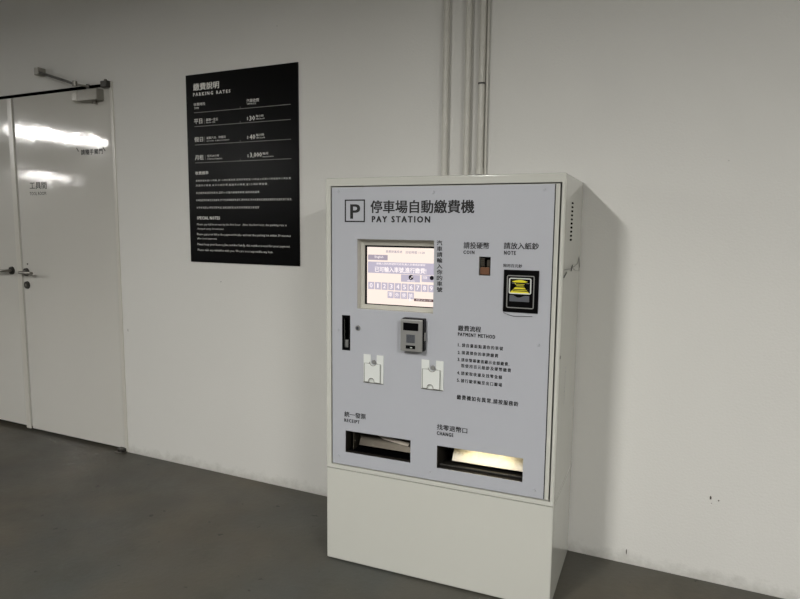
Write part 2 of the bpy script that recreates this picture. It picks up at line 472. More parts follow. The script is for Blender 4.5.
stext('column_heading_lettering', [('收費時段', 193.7, 103.2, 205.2, 106.2), ('TIME', 194, 107.5, 199, 109.3),
                                   ('汽車收費', 246.5, 99.2, 259, 102.7), ('VEHICLE', 246.8, 103.2, 255.8, 104.8)])
stext('weekday_rate_lettering', [('平日', 194, 119.2, 202.2, 124.2, .02), ('星期一至五', 206, 118.6, 218, 121.3), ('MON - FRI', 206.2, 122, 215, 123.4),
                                 ('$', 246.8, 117, 248.2, 120.4, .0), ('30', 249.3, 115.9, 255, 120.8, .02), ('每小時', 255.8, 114.9, 263.5, 117.4), ('PER HOUR', 256, 118.4, 264.8, 119.6)])
stext('holiday_rate_lettering', [('假日', 194.4, 137.2, 203, 142.2, .02), ('星期六日、例假日', 206.5, 136.8, 225.4, 139.2), ('SAT SUN · PUBLIC HOLIDAY', 206.6, 140.5, 229.5, 141.7),
                                 ('$', 247, 135.9, 248.4, 139.2, .0), ('40', 249.5, 134.6, 255.3, 139.5, .02), ('每小時', 256, 133.7, 264, 136.4), ('PER HOUR', 256.2, 137.3, 265, 138.6)])
stext('monthly_rate_lettering', [('月租', 195, 155.2, 203.5, 160.2, .02), ('全天24小時', 207, 154.8, 219, 157.2), ('MONTHLY PARKING', 207.2, 158.5, 222.2, 159.8),
                                 ('$', 247.3, 154.3, 248.7, 157.6, .0), ('3,000', 249.9, 152.6, 261.8, 158.2, .02), ('每月', 262.5, 152.2, 268, 154.8), ('PER MONTH', 262.6, 156.2, 273.6, 157.3)])
for (u0, v0, u1, v1) in ((194, 112.3, 290.6, 104.9), (194.5, 126.3, 290.6, 119.8), (195, 144.6, 291, 139.6), (195.2, 162.4, 291.4, 159.2)):
    bm = bmesh.new(); x0, z0 = W(u0, v0); x1, z1 = W(u1, v1); z = (z0+z1)/2
    rect(bm, x0, x1, z-.0016, z+.0016, YS)
    xm, _ = W(240.3, v0); rect(bm, xm-.0013, xm+.0013, z, z+.011, YS)
    flat('rule_line', bm, M['rule_ink'], sg)
for (u, v0, v1) in ((204.2, 118.6, 124), (204.6, 136.6, 142), (205.2, 155, 160)):
    bm = bmesh.new(); x, zt = W(u, v0); _, zb = W(u, v1); rect(bm, x-.0012, x+.0012, zb, zt, YS)
    flat('divider_line', bm, M['rule_ink'], sg)
stext('charge_notes_lettering', [
    ('收費標準', 195.3, 171.5, 208.4, 174.9, .02),
    ('首時停車未滿1小時者,以1小時計費收費,首時停車超過1小時以上未滿2小時者每半小時計費,', 195.8, 179.8, 291.6, 181.9, .0, 1.3),
    ('未滿半小時者,以半小時計費,超過半小時者,以1小時計費收費,', 195.8, 184.5, 268, 186.7, .0, 1.3),
    ('完成繳費後請於時限內,請於30分鐘內駛離停車場,逾時須再繳費,', 196, 192, 260, 194.2, .0, 1.3),
    ('本場僅提供停車位出租使用,恕不負責車輛保管責任,請勿停放,車內貴重物品請隨身攜帶如有遺失概不負責,', 196.2, 199.2, 292, 201.4, .0, 1.3),
    ('本停車場禁止停放危險物品,違者送辦理,如有任何問題請洽管理室', 196.5, 206.6, 259, 208.8, .0, 1.3)])
stext('special_notes_lettering', [
    ('SPECIAL NOTES', 197, 216.4, 219.8, 219.5, .05, 1.1),
    ('Please pay full hour rate by the first hour.  After the first hour, the parking rate is', 197.1, 223.3, 286.5, 225.9, .0),
    ('charged every 30 minutes.', 197.2, 227.8, 224, 230, .0),
    ('Please pay your bill in the payment kiosks, and exit the parking lot within 30 minutes', 197.2, 233, 290.7, 235.8, .0),
    ('after your payment.', 197.3, 237.4, 217, 239.8, .0),
    ('Please keep your license plate number handy, this number is used for your payment.', 197.5, 243, 290.2, 245.8, .0),
    ('Please take any valuables with you. We are not responsible any loss.', 197.8, 248.7, 273, 251.4, .0)])

# ------------------------------------------------------------------ conduits on the wall
ZTOP = 1.6086
def conduit(label, u_l, u_r, band=False):
    e0, e1 = on_wall(u_l+.4, 90, -.026), on_wall(u_r+.4, 90, -.026)
    r = (e1.x-e0.x)/2; x = (e0.x+e1.x)/2
    yc = -r-.009
    t = thing('conduit_pipe', label, 'pipe', (x, yc, ZTOP+.006))
    bm = bmesh.new(); cyl(bm, (0, 0, 0), (0, 0, CEIL-ZTOP-.006), r, n=28); link('pipe', bm, M['pipe'], t, True)
    for z in (.55, 1.25):
        bm = bmesh.new(); cyl(bm, (0, 0, z), (0, 0, z+.018), r+.0015, n=28)
        box(bm, -r-.016, -r+.002, .0+r+.0, r+.008, z, z+.018); box(bm, r-.002, r+.016, r, r+.008, z, z+.018)
        if z > 1: link('saddle_clip', bm, M['pipe'], t)
        else: bm.free()
    return t, r, x, yc
conduit('left of three white conduit pipes rising up the wall from the pay station', 442.0, 448.0)
conduit('middle of three white conduit pipes rising up the wall, without tape band', 464.0, 470.2)
t, r, x, yc = conduit('right of three white conduit pipes, with thin black tape band and end coupling', 477.8, 484.0)
z = on_wall(480, 84.5, yc).z - ZTOP-.006
bm = bmesh.new(); cyl(bm, (0, 0, z), (0, 0, z+.007), r+.0012, n=28); link('tape_band', bm, M['tape'], t, True)
bm = bmesh.new(); cyl(bm, (0, 0, .0), (0, 0, .062), r+.004, n=28); cp = link('end_coupling', bm, M['pipe'], t, True)
bm = bmesh.new(); cyl(bm, (0, 0, .026), (0, 0, .034), r+.0055, n=28); link('coupling_ring', bm, M['tape'], cp, True)
# thin side conduit seen as a double line beside the right pipe
bm = bmesh.new(); cyl(bm, (r+.008, .009, .0), (r+.008, .009, CEIL-ZTOP-.006), .0055, n=16); link('side_wire_tube', bm, M['pipe'], t, True)

# ------------------------------------------------------------------ pay station
ROT = R(2.2678); WID, DEP, HT, SEAM = .9461, .4785, 1.6086, .4071
FR = Vector((-.4100, -.4845, 0))                     # right front corner on the floor
AX, AY = Vector((math.cos(ROT), math.sin(ROT), 0)), Vector((-math.sin(ROT), math.cos(ROT), 0))
BASE = FR - AX*(WID/2) + AY*(DEP/2)
ps = thing('pay_station', 'white parking pay station cabinet with grey front panel and lit screen, against the wall', 'pay station', BASE, ROT)
HW, FY = WID/2, -DEP/2                               # local: x -HW..HW, front at y = FY


def F(u, v, dy=0.0):
    """where the line of sight through (u, v) meets the plane dy behind the cabinet's front, in cabinet axes"""
    d = ray(u, v); p0 = BASE + AY*(FY+dy)
    t = (p0-CAM).dot(AY)/d.dot(AY); q = CAM+d*t-BASE
    return q.dot(AX), q.z
def SIDE(u, v):
    d = ray(u, v); p0 = BASE + AX*HW
    t = (p0-CAM).dot(AX)/d.dot(AX); q = CAM+d*t-BASE
    return q.dot(AY), q.z


# outer shell: hollow box open at the front, wide flange round the opening
OX0, OX1 = F(331, 320)[0], F(557.0, 320)[0]
OZ1, OZ0 = F(440, 184.2)[1], F(440, 482.6)[1]
bm = bmesh.new(); t_ = .004
plate(bm, -HW, HW, SEAM+.002, HT, FY, FY+.03, holes=[(OX0, OX1, OZ0, OZ1)])
shell = bm
bmesh.ops.remove_doubles(shell, verts=shell.verts, dist=1e-6)
# walls behind the flange
def ring_box(bm, x0, x1, y0, y1, z0, z1, t):
    box(bm, x0, x0+t, y0, y1, z0, z1); box(bm, x1-t, x1, y0, y1, z0, z1)
    box(bm, x0+t, x1-t, y0, y1, z0, z0+t); box(bm, x0+t, x1-t, y0, y1, z1-t, z1)
    box(bm, x0+t, x1-t, y1-t, y1, z0+t, z1-t)
bmesh.ops.delete(shell, geom=shell.verts[:], context='VERTS')
# one continuous skin: outer box, front face inset and pushed in
box(shell, -HW, HW, FY, DEP/2, SEAM+.002, HT)
front = [f for f in shell.faces if f.normal.y < -.9][0]
outer_edges = [e for e in shell.edges]
V = {}
xs = [-HW, OX0, OX1, HW]; zs = [SEAM+.002, OZ0, OZ1, HT]
shell.faces.remove(front)
def gv(i, j):
    if (i, j) not in V:
        ex = [v for v in shell.verts if (v.co-Vector((xs[i], FY, zs[j]))).length < 1e-6]
        V[i, j] = ex[0] if ex else shell.verts.new((xs[i], FY, zs[j]))
    return V[i, j]
c0, c1, c2, c3 = gv(0, 0), gv(3, 0), gv(3, 3), gv(0, 3)
i0, i1, i2, i3 = gv(1, 1), gv(2, 1), gv(2, 2), gv(1, 2)
for A, Bv in (((c0, c1), (i0, i1)), ((c1, c2), (i1, i2)), ((c2, c3), (i2, i3)), ((c3, c0), (i3, i0))):
    shell.faces.new((A[0], A[1], Bv[1], Bv[0]))
dv = [shell.verts.new(v.co+Vector((0, .30, 0))) for v in (i0, i1, i2, i3)]
ii = (i0, i1, i2, i3)
for k in range(4): shell.faces.new((ii[k], ii[(k+1) % 4], dv[(k+1) % 4], dv[k]))
shell.faces.new(dv)
bmesh.ops.recalc_face_normals(shell, faces=shell.faces)
corn = [e for e in shell.edges if all(abs(abs(v.co.x)-HW) < 1e-6 and (abs(abs(v.co.y)-DEP/2) < 1e-6) and (abs(v.co.z-HT) < 1e-6 or abs(v.co.z-SEAM-.002) < 1e-6) for v in e.verts) and not all(abs(v.co.z-SEAM-.002) < 1e-6 for v in e.verts)]
bmesh.ops.bevel(shell, geom=corn, offset=.006, segments=3, affect='EDGES', profile=.5)
sh = link('cabinet_shell', shell, M['shell'], ps, True)
bm = B(-HW, HW, FY, DEP/2, .004, SEAM-.002)
bmesh.ops.bevel(bm, geom=[e for e in bm.edges if min(v.co.z for v in e.verts) < .01], offset=.006, segments=3, affect='EDGES', profile=.5)
link('base_cabinet', bm, M['shell'], ps, True)
bm = B(-HW+.01, HW-.01, FY+.012, DEP/2-.01, 0, .004); link('base_gap_shade', bm, M['dark'], ps)  # black spacer standing in for the shaded gap beneath the base
bm = B(-HW+.0012, HW-.0012, FY+.010, DEP/2-.002, SEAM-.0019, SEAM+.0019); link('seam_gasket', bm, M['shell'], ps)

# front door of the cabinet: white leaf, grey printed panel on it
sc0, sc1 = F(357.0, 240.3), F(433.6, 311.2)
SCR = (sc0[0], sc1[0], F(357, 312.0)[1], F(395, 240.3)[1])
SCR = (F(357.2, 275)[0], F(433.7, 275)[0], (F(357.5, 309.3)[1]+F(433.4, 313.0)[1])/2, (F(357.2, 239.9)[1]+F(433.6, 239.5)[1])/2)
RCP = (F(345.5, 441)[0], F(410.5, 452)[0], (F(345.5, 452)[1]+F(410, 462.7)[1])/2, (F(345.5, 430.4)[1]+F(410.9, 440.2)[1])/2)
CHG = (F(436.8, 456)[0], F(522.8, 470)[0], (F(436.8, 468)[1]+F(522.6, 482.2)[1])/2, (F(436.8, 444.9)[1]+F(523, 459.1)[1])/2)
TIK = (F(342.3, 332)[0], F(350.3, 332)[0], F(346.3, 350.2)[1], F(346.3, 315.2)[1])
CON = (F(478.9, 266)[0], F(490.5, 266)[0], F(484.7, 275.6)[1], F(484.7, 256.8)[1])
holes = [SCR, RCP, CHG, TIK, CON]
grow = lambda h, e: (h[0]-e, h[1]+e, h[2]-e, h[3]+e)
leaf_holes = [SCR, grow(RCP, .0032), grow(CHG, .0032), TIK, CON]
PX0, PX1 = OX0+.004, F(549.6, 330)[0]
PZ0, PZ1 = OZ0+.004, OZ1-.005
gap = .0045
bm = bmesh.new(); plate(bm, OX0+gap, OX1-gap-.002, OZ0+gap, OZ1-gap, FY+.003, FY+.022, holes=leaf_holes)
leaf = link('front_door', bm, M['shell'], ps)
bm = bmesh.new(); plate(bm, PX0+.002, PX1, PZ0+.002, PZ1-.001, FY-.0005, FY+.003, holes=holes)
panel = link('front_panel', bm, M['panel'], ps)
bm = B(PX1, PX1+.0032, FY+.001, FY+.003, PZ0+.002, PZ1-.001); link('panel_edge_seal', bm, M['tin_d'], panel)
YP = FY-.0011
# screws of the panel
for (u, v) in ((338.3, 191.5), (433.2, 192.3), (544.3, 189.5), (338.2, 330), (538.5, 345), (338.5, 455.6), (429.6, 472.2), (534.2, 490.4)):
    x, z = F(u, v); bm = bmesh.new(); cyl(bm, (x, FY-.0004, z), (x, FY-.0035, z), .0058, .0045, 18)
    link('screw_cap', bm, M['panel'], panel, True)


def ptext(name, items, material=M['ink'], parent=None):
    """printed lettering: each item is text, left u, top v, right u, bottom v (heights at the left end), bold, spacing"""
    for (s, u0, v0, u1, v1, *k) in items:
        x0, zt = F(u0, v0); _, zb = F(u0, v1); x1, _ = F(u1, (v0+v1)/2)
        bm = bmesh.new(); put(bm, s, x0, x1, zb, zt, YP, *(k or (.02,)))
        flat(name, bm, material, parent or panel)
# title
bm = bmesh.new()
x0, z1 = F(344.9, 199.6); x1, z0 = F(365.0, 222.2); tk = .0052
plate(bm, x0, x1, z0, z1, YP-.0002, YP+.0006, holes=[(x0+tk, x1-tk, z0+tk, z1-tk)])
a0, b1 = F(350.3, 204.3); a1, b0 = F(360.3, 218.8)
put(bm, 'P', a0, a1, b0, b1, YP-.0002, .045, 1, 5)
link('parking_emblem', bm, M['ink'], panel)
ptext('title_lettering', [('停車場自動繳費機', 370.6, 200.4, 474.6, 213.2, .035), ('PAY STATION', 371.9, 216.0, 430.4, 222.3, .075, 1.35)])
bm = bmesh.new()
for k, ch in enumerate('汽車請輸入你的車號'):
    v = 240.3+k*5.83; x0, zt = F(436.9, v); x1, zb = F(442.4, v+5.2); put(bm, ch, x0, x1, zb, zt, YP, .035)
flat('vertical_lettering', bm, M['ink'], panel)
ptext('coin_lettering', [('請投硬幣', 463.7, 241.9, 489.4, 248.6, .03), ('COIN', 463.5, 250.4, 474.6, 253.9, .07, 1.3)])
ptext('note_lettering', [('請放入紙鈔', 503.9, 242.2, 539.0, 249.0, .03), ('NOTE', 504.1, 250.7, 516.0, 254.7, .07, 1.3), ('限用百元鈔', 503.5, 263.7, 522.4, 267.2, .03)])
ptext('payment_method_heading', [('繳費流程', 458.2, 325.0, 481.2, 330.7, .03), ('PAYMENT METHOD', 458.0, 332.2, 495.4, 335.9, .065, 1.25)])
rows = [('1.', 458, 343.2, 461, 346.4, '請自畫面點選你的車號', 462, 343.2, 503.2),
        ('2.', 457.8, 350.8, 461, 354, '請選擇你的車牌繳費', 461.8, 350.6, 498.3),
        ('3.', 457.6, 357.6, 461, 361, '請依螢幕畫面顯示金額繳費,', 461.4, 357.8, 509.5),
        (None, 0, 0, 0, 0, '限使用百元紙鈔及硬幣繳費', 461.4, 363.6, 511.2),
        ('4.', 457.2, 371.0, 460.6, 374.3, '請索取收據及找零金額', 461.2, 371.2, 502.3),
        ('5.', 457, 378.4, 460.4, 381.6, '請行駛車輛至出口離場', 461, 378.6, 502.2)]
its = []
for n, u0, v0, u1, v1, s, a0, b0, a1 in rows:
    if n: its.append((n, u0, v0, u1-.6, v1, .05))
    its.append((s, a0, b0, a1, b0+3.8, .03, 1.32))
ptext('payment_steps_lettering', its)
ptext('help_lettering', [('繳費機如有異常,請按服務鈴', 457.0, 394.4, 518.7, 399.4, .03, 1.25)])
ptext('receipt_lettering', [('統一發票', 344.5, 411.0, 366.0, 416.4, .03), ('RECEIPT', 344.4, 418.2, 359.8, 421.6, .07, 1.25)])
ptext('change_lettering', [('找零退幣口', 437.0, 423.8, 467.5, 429.4, .03), ('CHANGE', 436.9, 431.0, 453.6, 434.7, .07, 1.25)])

# ---- screen
D1, D2 = .030, .042
sx = SCR
bm = bmesh.new(); open_box(bm, sx[0], sx[1], sx[2], sx[3], FY+.022, FY+.075); su = link('screen_housing', bm, M['bezel'], ps)
# sloping picture-frame bezel
def quad_frame(bm, o, i, yo, yi):
    P = [(o[0], o[2]), (o[1], o[2]), (o[1], o[3]), (o[0], o[3])]; Q = [(i[0], i[2]), (i[1], i[2]), (i[1], i[3]), (i[0], i[3])]
    a = [bm.verts.new((x, yo, z)) for x, z in P]; b = [bm.verts.new((x, yi, z)) for x, z in Q]
    a2 = [bm.verts.new((x, yi+.004, z)) for x, z in P]; b2 = [bm.verts.new((x, yi+.004, z)) for x, z in Q]
    for k in range(4):
        n = (k+1) % 4
        bm.faces.new((a[k], a[n], b[n], b[k])); bm.faces.new((a2[k], b2[k], b2[n], a2[n]))
        bm.faces.new((a[k], a2[k], a2[n], a[n])); bm.faces.new((b[k], b[n], b2[n], b2[k]))
gl = F(367.2, 277, D2)[0]; gt = F(400, 247.6, D2)[1]; gb = (F(368, 303.6, D2)[1]+F(431, 306.8, D2)[1])/2
gr = sx[1]+.002
fin = (gl-.010, sx[1]-.0005, gb-.004, gt+.007)
bm = bmesh.new(); quad_frame(bm, (sx[0]+.0005, sx[1]-.0004, sx[2]+.0005, sx[3]-.0005), fin, FY+.024, FY+D2-.003)
link('screen_bezel', bm, M['bezel'], su)
bm = B(sx[0]+.002, sx[1]-.002, FY+D2+.002, FY+D2+.02, sx[2]+.002, sx[3]-.002); disp = link('display', bm, M['black'], su)
YD_ = FY+D2
bm = B(gl, sx[1]-.002, YD_-.0005, YD_+.002, gb, gt); link('screen_picture', bm, M['scr_bg'], su)
def G(u, v): return F(u, v, D2)
def sbox(name, u0, v0, u1, v1, m_, lift=.0008, v1r=None):
    x0, zt = G(u0, v0); x1, _ = G(u1, v0); _, zb = G(u0, v1)
    x1 = min(x1, sx[1]-.003)
    bm = bmesh.new(); rect(bm, x0, x1, zb, zt, YD_-.0005-lift); return flat(name, bm, m_, su)
def stxt(name, items, m_, lift=.0016):
    for s, u0, v0, u1, v1, *k in items:
        x0, zt = G(u0, v0); x1, _ = G(u1, v0); _, zb = G(u0, v1)
        bm = bmesh.new(); put(bm, s, x0, x1, zb, zt, YD_-.0005-lift, *(k or (.01,)))
        flat(name, bm, m_, su)
sbox('language_button', 368.3, 254.5, 387.8, 259.7, M['scr_btn'])
stxt('language_lettering', [('English', 375, 255.6, 383.5, 258.4)], M['scr_white'])
stxt('screen_title_lettering', [('車牌辨識系統', 386, 250.2, 402.5, 252.8), ('目前時間 11:20', 406, 250.9, 425, 253.6)], M['scr_grey'])
sbox('message_bar', 368.2, 261.4, 436, 272.6, M['scr_bar'])
stxt('message_lettering', [('請輸入您的車號即可查詢,輸入完畢請按確認', 376.6, 262.4, 425.6, 264.6, .012), ('已可輸入車號,進行繳費!', 375, 266.3, 426.6, 272.0, .03)], M['scr_white'])
sbox('option_tile', 401.2, 274.4, 420.2, 281.6, M['scr_bar'])
sbox('option_tile', 421.8, 275.2, 436, 281.9, M['scr_bar'])
x, z = G(411.2, 277.4); bm = bmesh.new()
bmesh.ops.create_circle(bm, cap_ends=True, segments=20, radius=.0098, matrix=Matrix.Translation((x, YD_-.0022, z)) @ Matrix.Rotation(R(90), 4, 'X'))
flat('option_icon', bm, M['scr_dark'], su)
x, z = G(411.8, 277.1); bm = bmesh.new(); rect(bm, x-.001, x+.0055, z-.001, z+.003, YD_-.0028); rect(bm, x-.006, x-.002, z-.006, z-.003, YD_-.0028); flat('icon_mark', bm, M['scr_white'], su)
x, z = G(432, 278); bm = bmesh.new()
bmesh.ops.create_circle(bm, cap_ends=True, segments=20, radius=.0085, matrix=Matrix.Translation((x, YD_-.0022, z)) @ Matrix.Rotation(R(90), 4, 'X'))
flat('option_icon', bm, M['scr_dark'], su)
stxt('option_lettering', [('查詢', 407, 280, 415, 281.3), ('回首', 423, 276, 427.5, 279)], M['scr_white'])
for k in range(10):
    u = 368.4+k*6.68; v = 281.6+k*.36
    key = sbox('number_key', u, v, u+6.0, v+7.3, M['scr_key'])
    stxt('digit', [(str(k), u+(2.3 if k == 1 else 1.5), v+1.3, u+(3.7 if k == 1 else 4.4), v+5.8, .03)], M['scr_white'])
for k, ch in enumerate('軍外使領'):
    u = 387.7+k*6.75; v = 291.1+k*.36
    sbox('letter_key', u, v, u+6.1, v+6.8, M['scr_key'])
    stxt('character', [(ch, u+1.0, v+1.2, u+4.9, v+5.4, .02)], M['scr_white'])
sbox('tip_strip', 414.2, 298.4, 436, 301.0, M['scr_tip'])
stxt('tip_lettering', [('2020-07-01 11:20', 416, 299.1, 431.5, 300.4)], M['scr_white'])
bm = bmesh.new(); pts = [G(409.5, 297.2), G(409.5, 301.6), G(410.7, 300.6), G(412.4, 300.4)]
bm.faces.new([bm.verts.new((x, YD_-.003, z)) for x, z in pts]); flat('pointer_arrow', bm, M['scr_white'], su)

# ---- ticket slot on the left, with its small silver block
bm = bmesh.new(); open_box(bm, TIK[0], TIK[1], TIK[2], TIK[3], FY+.022, FY+.06)
ts = link('ticket_slot', bm, M['black'], ps)
bm = bmesh.new(); plate(bm, TIK[0], TIK[1], TIK[2], TIK[3], FY-.0015, FY+.004, holes=[(TIK[0]+.008, TIK[1]-.008, TIK[2]+.012, TIK[3]-.012)]); link('slot_frame', bm, M['black'], ts)
a, b = F(344.3, 339.8, .012), F(348.4, 348.2, .012)
bm = B(a[0], b[0], FY+.012, FY+.03, b[1], a[1], bev=.002); link('slot_button', bm, M['silver'], ts)
# ---- cam lock
x, z = F(358.0, 328.0)
bm = bmesh.new(); cyl(bm, (x, FY, z), (x, FY-.004, z), .0115, .0105, 28); lk = link('cam_lock', bm, M['silver'], ps, True)
bm = bmesh.new(); cyl(bm, (x, FY-.004, z), (x, FY-.0055, z), .007, n=22); kf = link('lock_face', bm, M['gunmetal'], lk, True)
bm = B(x-.0012, x+.0012, FY-.0062, FY-.005, z-.005, z+.005); link('keyhole', bm, M['black'], lk)

# ---- intercom: black case standing off the panel, silver face
IY = -.034
a, b = F(400.4, 318.8, IY), F(421.9, 351.9, IY)
ix0, iz1 = a; ix1 = b[0]; iz0 = (F(400.4, 350.5, IY)[1]+F(421.9, 352.9, IY)[1])/2
bm = B(ix0+.004, ix1+.004, FY+IY+.006, FY-.0006, iz0+.002, iz1+.004, bev=.004); ic = link('intercom', bm, M['black'], ps)
bm = B(ix0, ix1, FY+IY, FY+IY+.008, iz0, iz1, bev=.003); fp = link('intercom_face', bm, M['silver'], ic)
def IB(name, u0, v0, u1, v1, m_, d=.002):
    p, q = F(u0, v0, IY), F(u1, v1, IY); bm = B(p[0], q[0], FY+IY-d, FY+IY+.001, q[1], p[1], bev=.0008); return link(name, bm, m_, ic)
IB('camera_window', 403.3, 322.4, 418.2, 331.2, M['black'])
IB('speaker_grille', 406.3, 334.2, 414.9, 343.4, M['gunmetal'], .001)
for k in range(7):
    v = 335.0+k*1.18; p, q = F(406.9, v, IY), F(414.3, v+.42, IY)
    bm = B(p[0], q[0], FY+IY-.0016, FY+IY-.0009, q[1], p[1]); link('grille_slit', bm, M['tin_d'], ic)
IB('call_button', 406.0, 345.0, 415.2, 349.2, M['black'], .003)
p = F(411.4, 347.6, IY); bm = B(p[0]-.004, p[0]+.004, FY+IY-.0036, FY+IY-.0028, p[1]-.002, p[1]+.002); link('call_light', bm, M['frost'], ic)
zc = F(424.5, 337, -.02)[1]
bm = B(ix1+.0035, ix1+.0065, FY+IY+.012, FY-.006, zc-.016, zc+.016, bev=.001); link('side_latch', bm, M['silver'], ic)

# ---- two frosted acrylic card holders
def holder(u0, v0, u1, v1, lbl):
    x0, z1 = F(u0, v0); x1, z0 = F(u1, v1)
    w_, h_ = x1-x0, z1-z0
    nx0, nx1, nz = x0+w_*.36, x0+w_*.66, z1-h_*.36
    r = (nx1-nx0)/2; cx = (nx0+nx1)/2
    pts = [(x0, z0), (x1, z0), (x1, z1), (nx1, z1), (nx1, nz+r)]
    pts += [(cx+r*math.cos(t), nz+r-r*math.sin(t)) for t in [math.pi*k/10 for k in range(1, 10)]]
    pts += [(nx0, nz+r), (nx0, z1), (x0, z1)]
    bm = bmesh.new(); poly(bm, pts, FY-.004, FY-.0008)
    h = link('card_holder', bm, M['frost'], ps); h['label'] = lbl
    # front pocket plate with a thumb notch at its foot
    a0, a1, b0, b1 = x0+w_*.08, x1-w_*.13, z0+h_*.035, z1-h_*.30
    rn = w_*.14; c2 = (a0+a1)/2-.004
    q = [(a0, b0), (c2-rn, b0)]
    q += [(c2-rn*math.cos(t), b0+.004+rn*math.sin(t)) for t in [math.pi*k/10 for k in range(0, 11)]]
    q += [(c2+rn, b0), (a1, b0), (a1, b1), (nx1+.002, b1), (nx1+.002, nz+r)]
    q += [(cx+(r+.002)*math.cos(t), nz+r-(r+.002)*math.sin(t)) for t in [math.pi*k/10 for k in range(1, 10)]]
    q += [(nx0-.002, nz+r), (nx0-.002, b1), (a0, b1)]
    bm = bmesh.new(); poly(bm, q, FY-.0105, FY-.0075); link('pocket_plate', bm, M['frost'], h)
    bm = bmesh.new(); tube(bm, [(px, FY-.0104, pz) for px, pz in q+[q[0]]], .0013, 6); link('cut_edge', bm, M['frost_edge'], h)
    bm = bmesh.new(); tube(bm, [(x0, FY-.004, z0), (x1, FY-.004, z0)], .0018, 6); link('foot_edge', bm, M['frost_edge'], h)
    bm = bmesh.new(); box(bm, a0+.001, a0+.006, FY-.0075, FY-.004, b0, b1); link('spacer_strip', bm, M['frost'], h); bm = bmesh.new(); box(bm, a1-.006, a1-.001, FY-.0075, FY-.004, b0, b1); link('spacer_strip', bm, M['frost'], h)
    bm = bmesh.new(); cyl(bm, (cx, FY-.0012, nz+r*.9), (cx, FY-.006, nz+r*.9), r*.72, r*.55, 20); link('fixing_nut', bm, M['silver'], h, True)
holder(364.0, 353.8, 383.7, 384.0, 'left clear card holder, below the ticket slot')
holder(421.9, 359.2, 443.4, 390.6, 'right clear card holder, below the intercom')

# ---- coin slot
bm = bmesh.new(); open_box(bm, CON[0], CON[1], CON[2], CON[3], FY+.022, FY+.05); cs = link('coin_slot', bm, M['black'], ps)
zm = F(484.7, 267.5)[1]
bm = B(CON[0]+.004, CON[1]-.005, FY+.004, FY+.012, CON[2]+.003, zm, bev=.001); link('copper_flap', bm, M['copper'], cs)
bm = bmesh.new()
for k in range(4):
    z = zm+.004+k*(CON[3]-zm-.008)/4; box(bm, CON[0]+.004, CON[0]+.019, FY+.010-.001*k, FY+.02, z, z+.006)
box(bm, CON[0]+.028, CON[1]-.004, FY+.008, FY+.02, zm+.003, CON[3]-.012)
link('coin_guide', bm, M['tin'], cs)
# ---- banknote acceptor
a = F(503.9, 269.6, -.006); b = F(537.6, 312.6, -.006)
nx0, nx1 = a[0], b[0]; nz1 = (F(503.9, 269.4, -.006)[1]+F(538.2, 271.0, -.006)[1])/2; nz0 = (F(502.8, 311.5, -.006)[1]+F(537.0, 313.8, -.006)[1])/2
bm = B(nx0, nx1, FY-.006, FY-.0006, nz0, nz1, bev=.0015); na = link('note_acceptor', bm, M['black'], ps)
nw, nh = nx1-nx0, nz1-nz0
def N(fx, fz): return nx0+fx*nw, nz0+fz*nh
def rframe(bm, f, th, y0, y1, rr=.006):
    x0, z0 = N(f[0], f[2]); x1, z1 = N(f[1], f[3])
    def loop(g):
        o = []
        for cx, cz, s in ((x0+rr, z0+rr, 180), (x1-rr, z0+rr, 270), (x1-rr, z1-rr, 0), (x0+rr, z1-rr, 90)):
            for k in range(5):
                t = R(s+90*k/4); o.append((cx+(rr-g)*math.cos(t), cz+(rr-g)*math.sin(t)))
        return o
    A, Bq = loop(0), loop(th); n = len(A)
    va = [bm.verts.new((x, y0, z)) for x, z in A]; vb = [bm.verts.new((x, y0, z)) for x, z in Bq]
    vc = [bm.verts.new((x, y1, z)) for x, z in A]; vd = [bm.verts.new((x, y1, z)) for x, z in Bq]
    for k in range(n):
        j = (k+1) % n
        bm.faces.new((va[k], va[j], vb[j], vb[k])); bm.faces.new((va[k], vc[k], vc[j], va[j])); bm.faces.new((vb[k], vb[j], vd[j], vd[k])); bm.faces.new((vc[k], vd[k], vd[j], vc[j]))
bm = bmesh.new(); rframe(bm, (.10, .885, .10, .875), .0032, FY-.0085, FY-.005); link('outer_rim', bm, M['silver'], na)
bm = bmesh.new(); rframe(bm, (.165, .80, .44, .815), .0036, FY-.0105, FY-.005); link('window_rim', bm, M['frost'], na)
def npoly(name, pts, m_, y0, y1):
    bm = bmesh.new(); poly(bm, [N(*q) for q in pts], y0, y1); return link(name, bm, m_, na)
npoly('light_ramp', [(.19, .462), (.745, .462), (.61, .592), (.335, .592)], M['yellow'], FY-.0075, FY-.005)
npoly('light_neck', [(.355, .602), (.60, .602), (.575, .635), (.625, .69), (.315, .69), (.38, .635)], M['yellow'], FY-.0075, FY-.005)
npoly('light_cap', [(.31, .712), (.63, .712), (.70, .733), (.53, .772), (.43, .772), (.245, .733)], M['yellow'], FY-.0085, FY-.005)
bm = bmesh.new()
for fz in (.50, .535, .605, .64, .672): 
    p, q = N(.36 if fz > .58 else .27, fz), N(.62 if fz > .58 else .72, fz); box(bm, p[0], q[0], FY-.0079, FY-.007, p[1], p[1]+.0032)
link('lens_groove', bm, M['tin_d'], na)
bm = bmesh.new(); p, q = N(.25, .688), N(.33, .698); box(bm, p[0], q[0], FY-.009, FY-.006, p[1], q[1]); link('note_guide', bm, M['silver'], na); bm = bmesh.new(); p, q = N(.66, .688), N(.745, .698); box(bm, p[0], q[0], FY-.009, FY-.006, p[1], q[1]); link('note_guide', bm, M['silver'], na)
npoly('note_mouth', [(.19, .26), (.75, .26), (.75, .40), (.62, .40), (.48, .355), (.40, .355), (.28, .41), (.19, .41)], M['gunmetal'], FY-.0085, FY-.005)
bm = bmesh.new(); pts = []
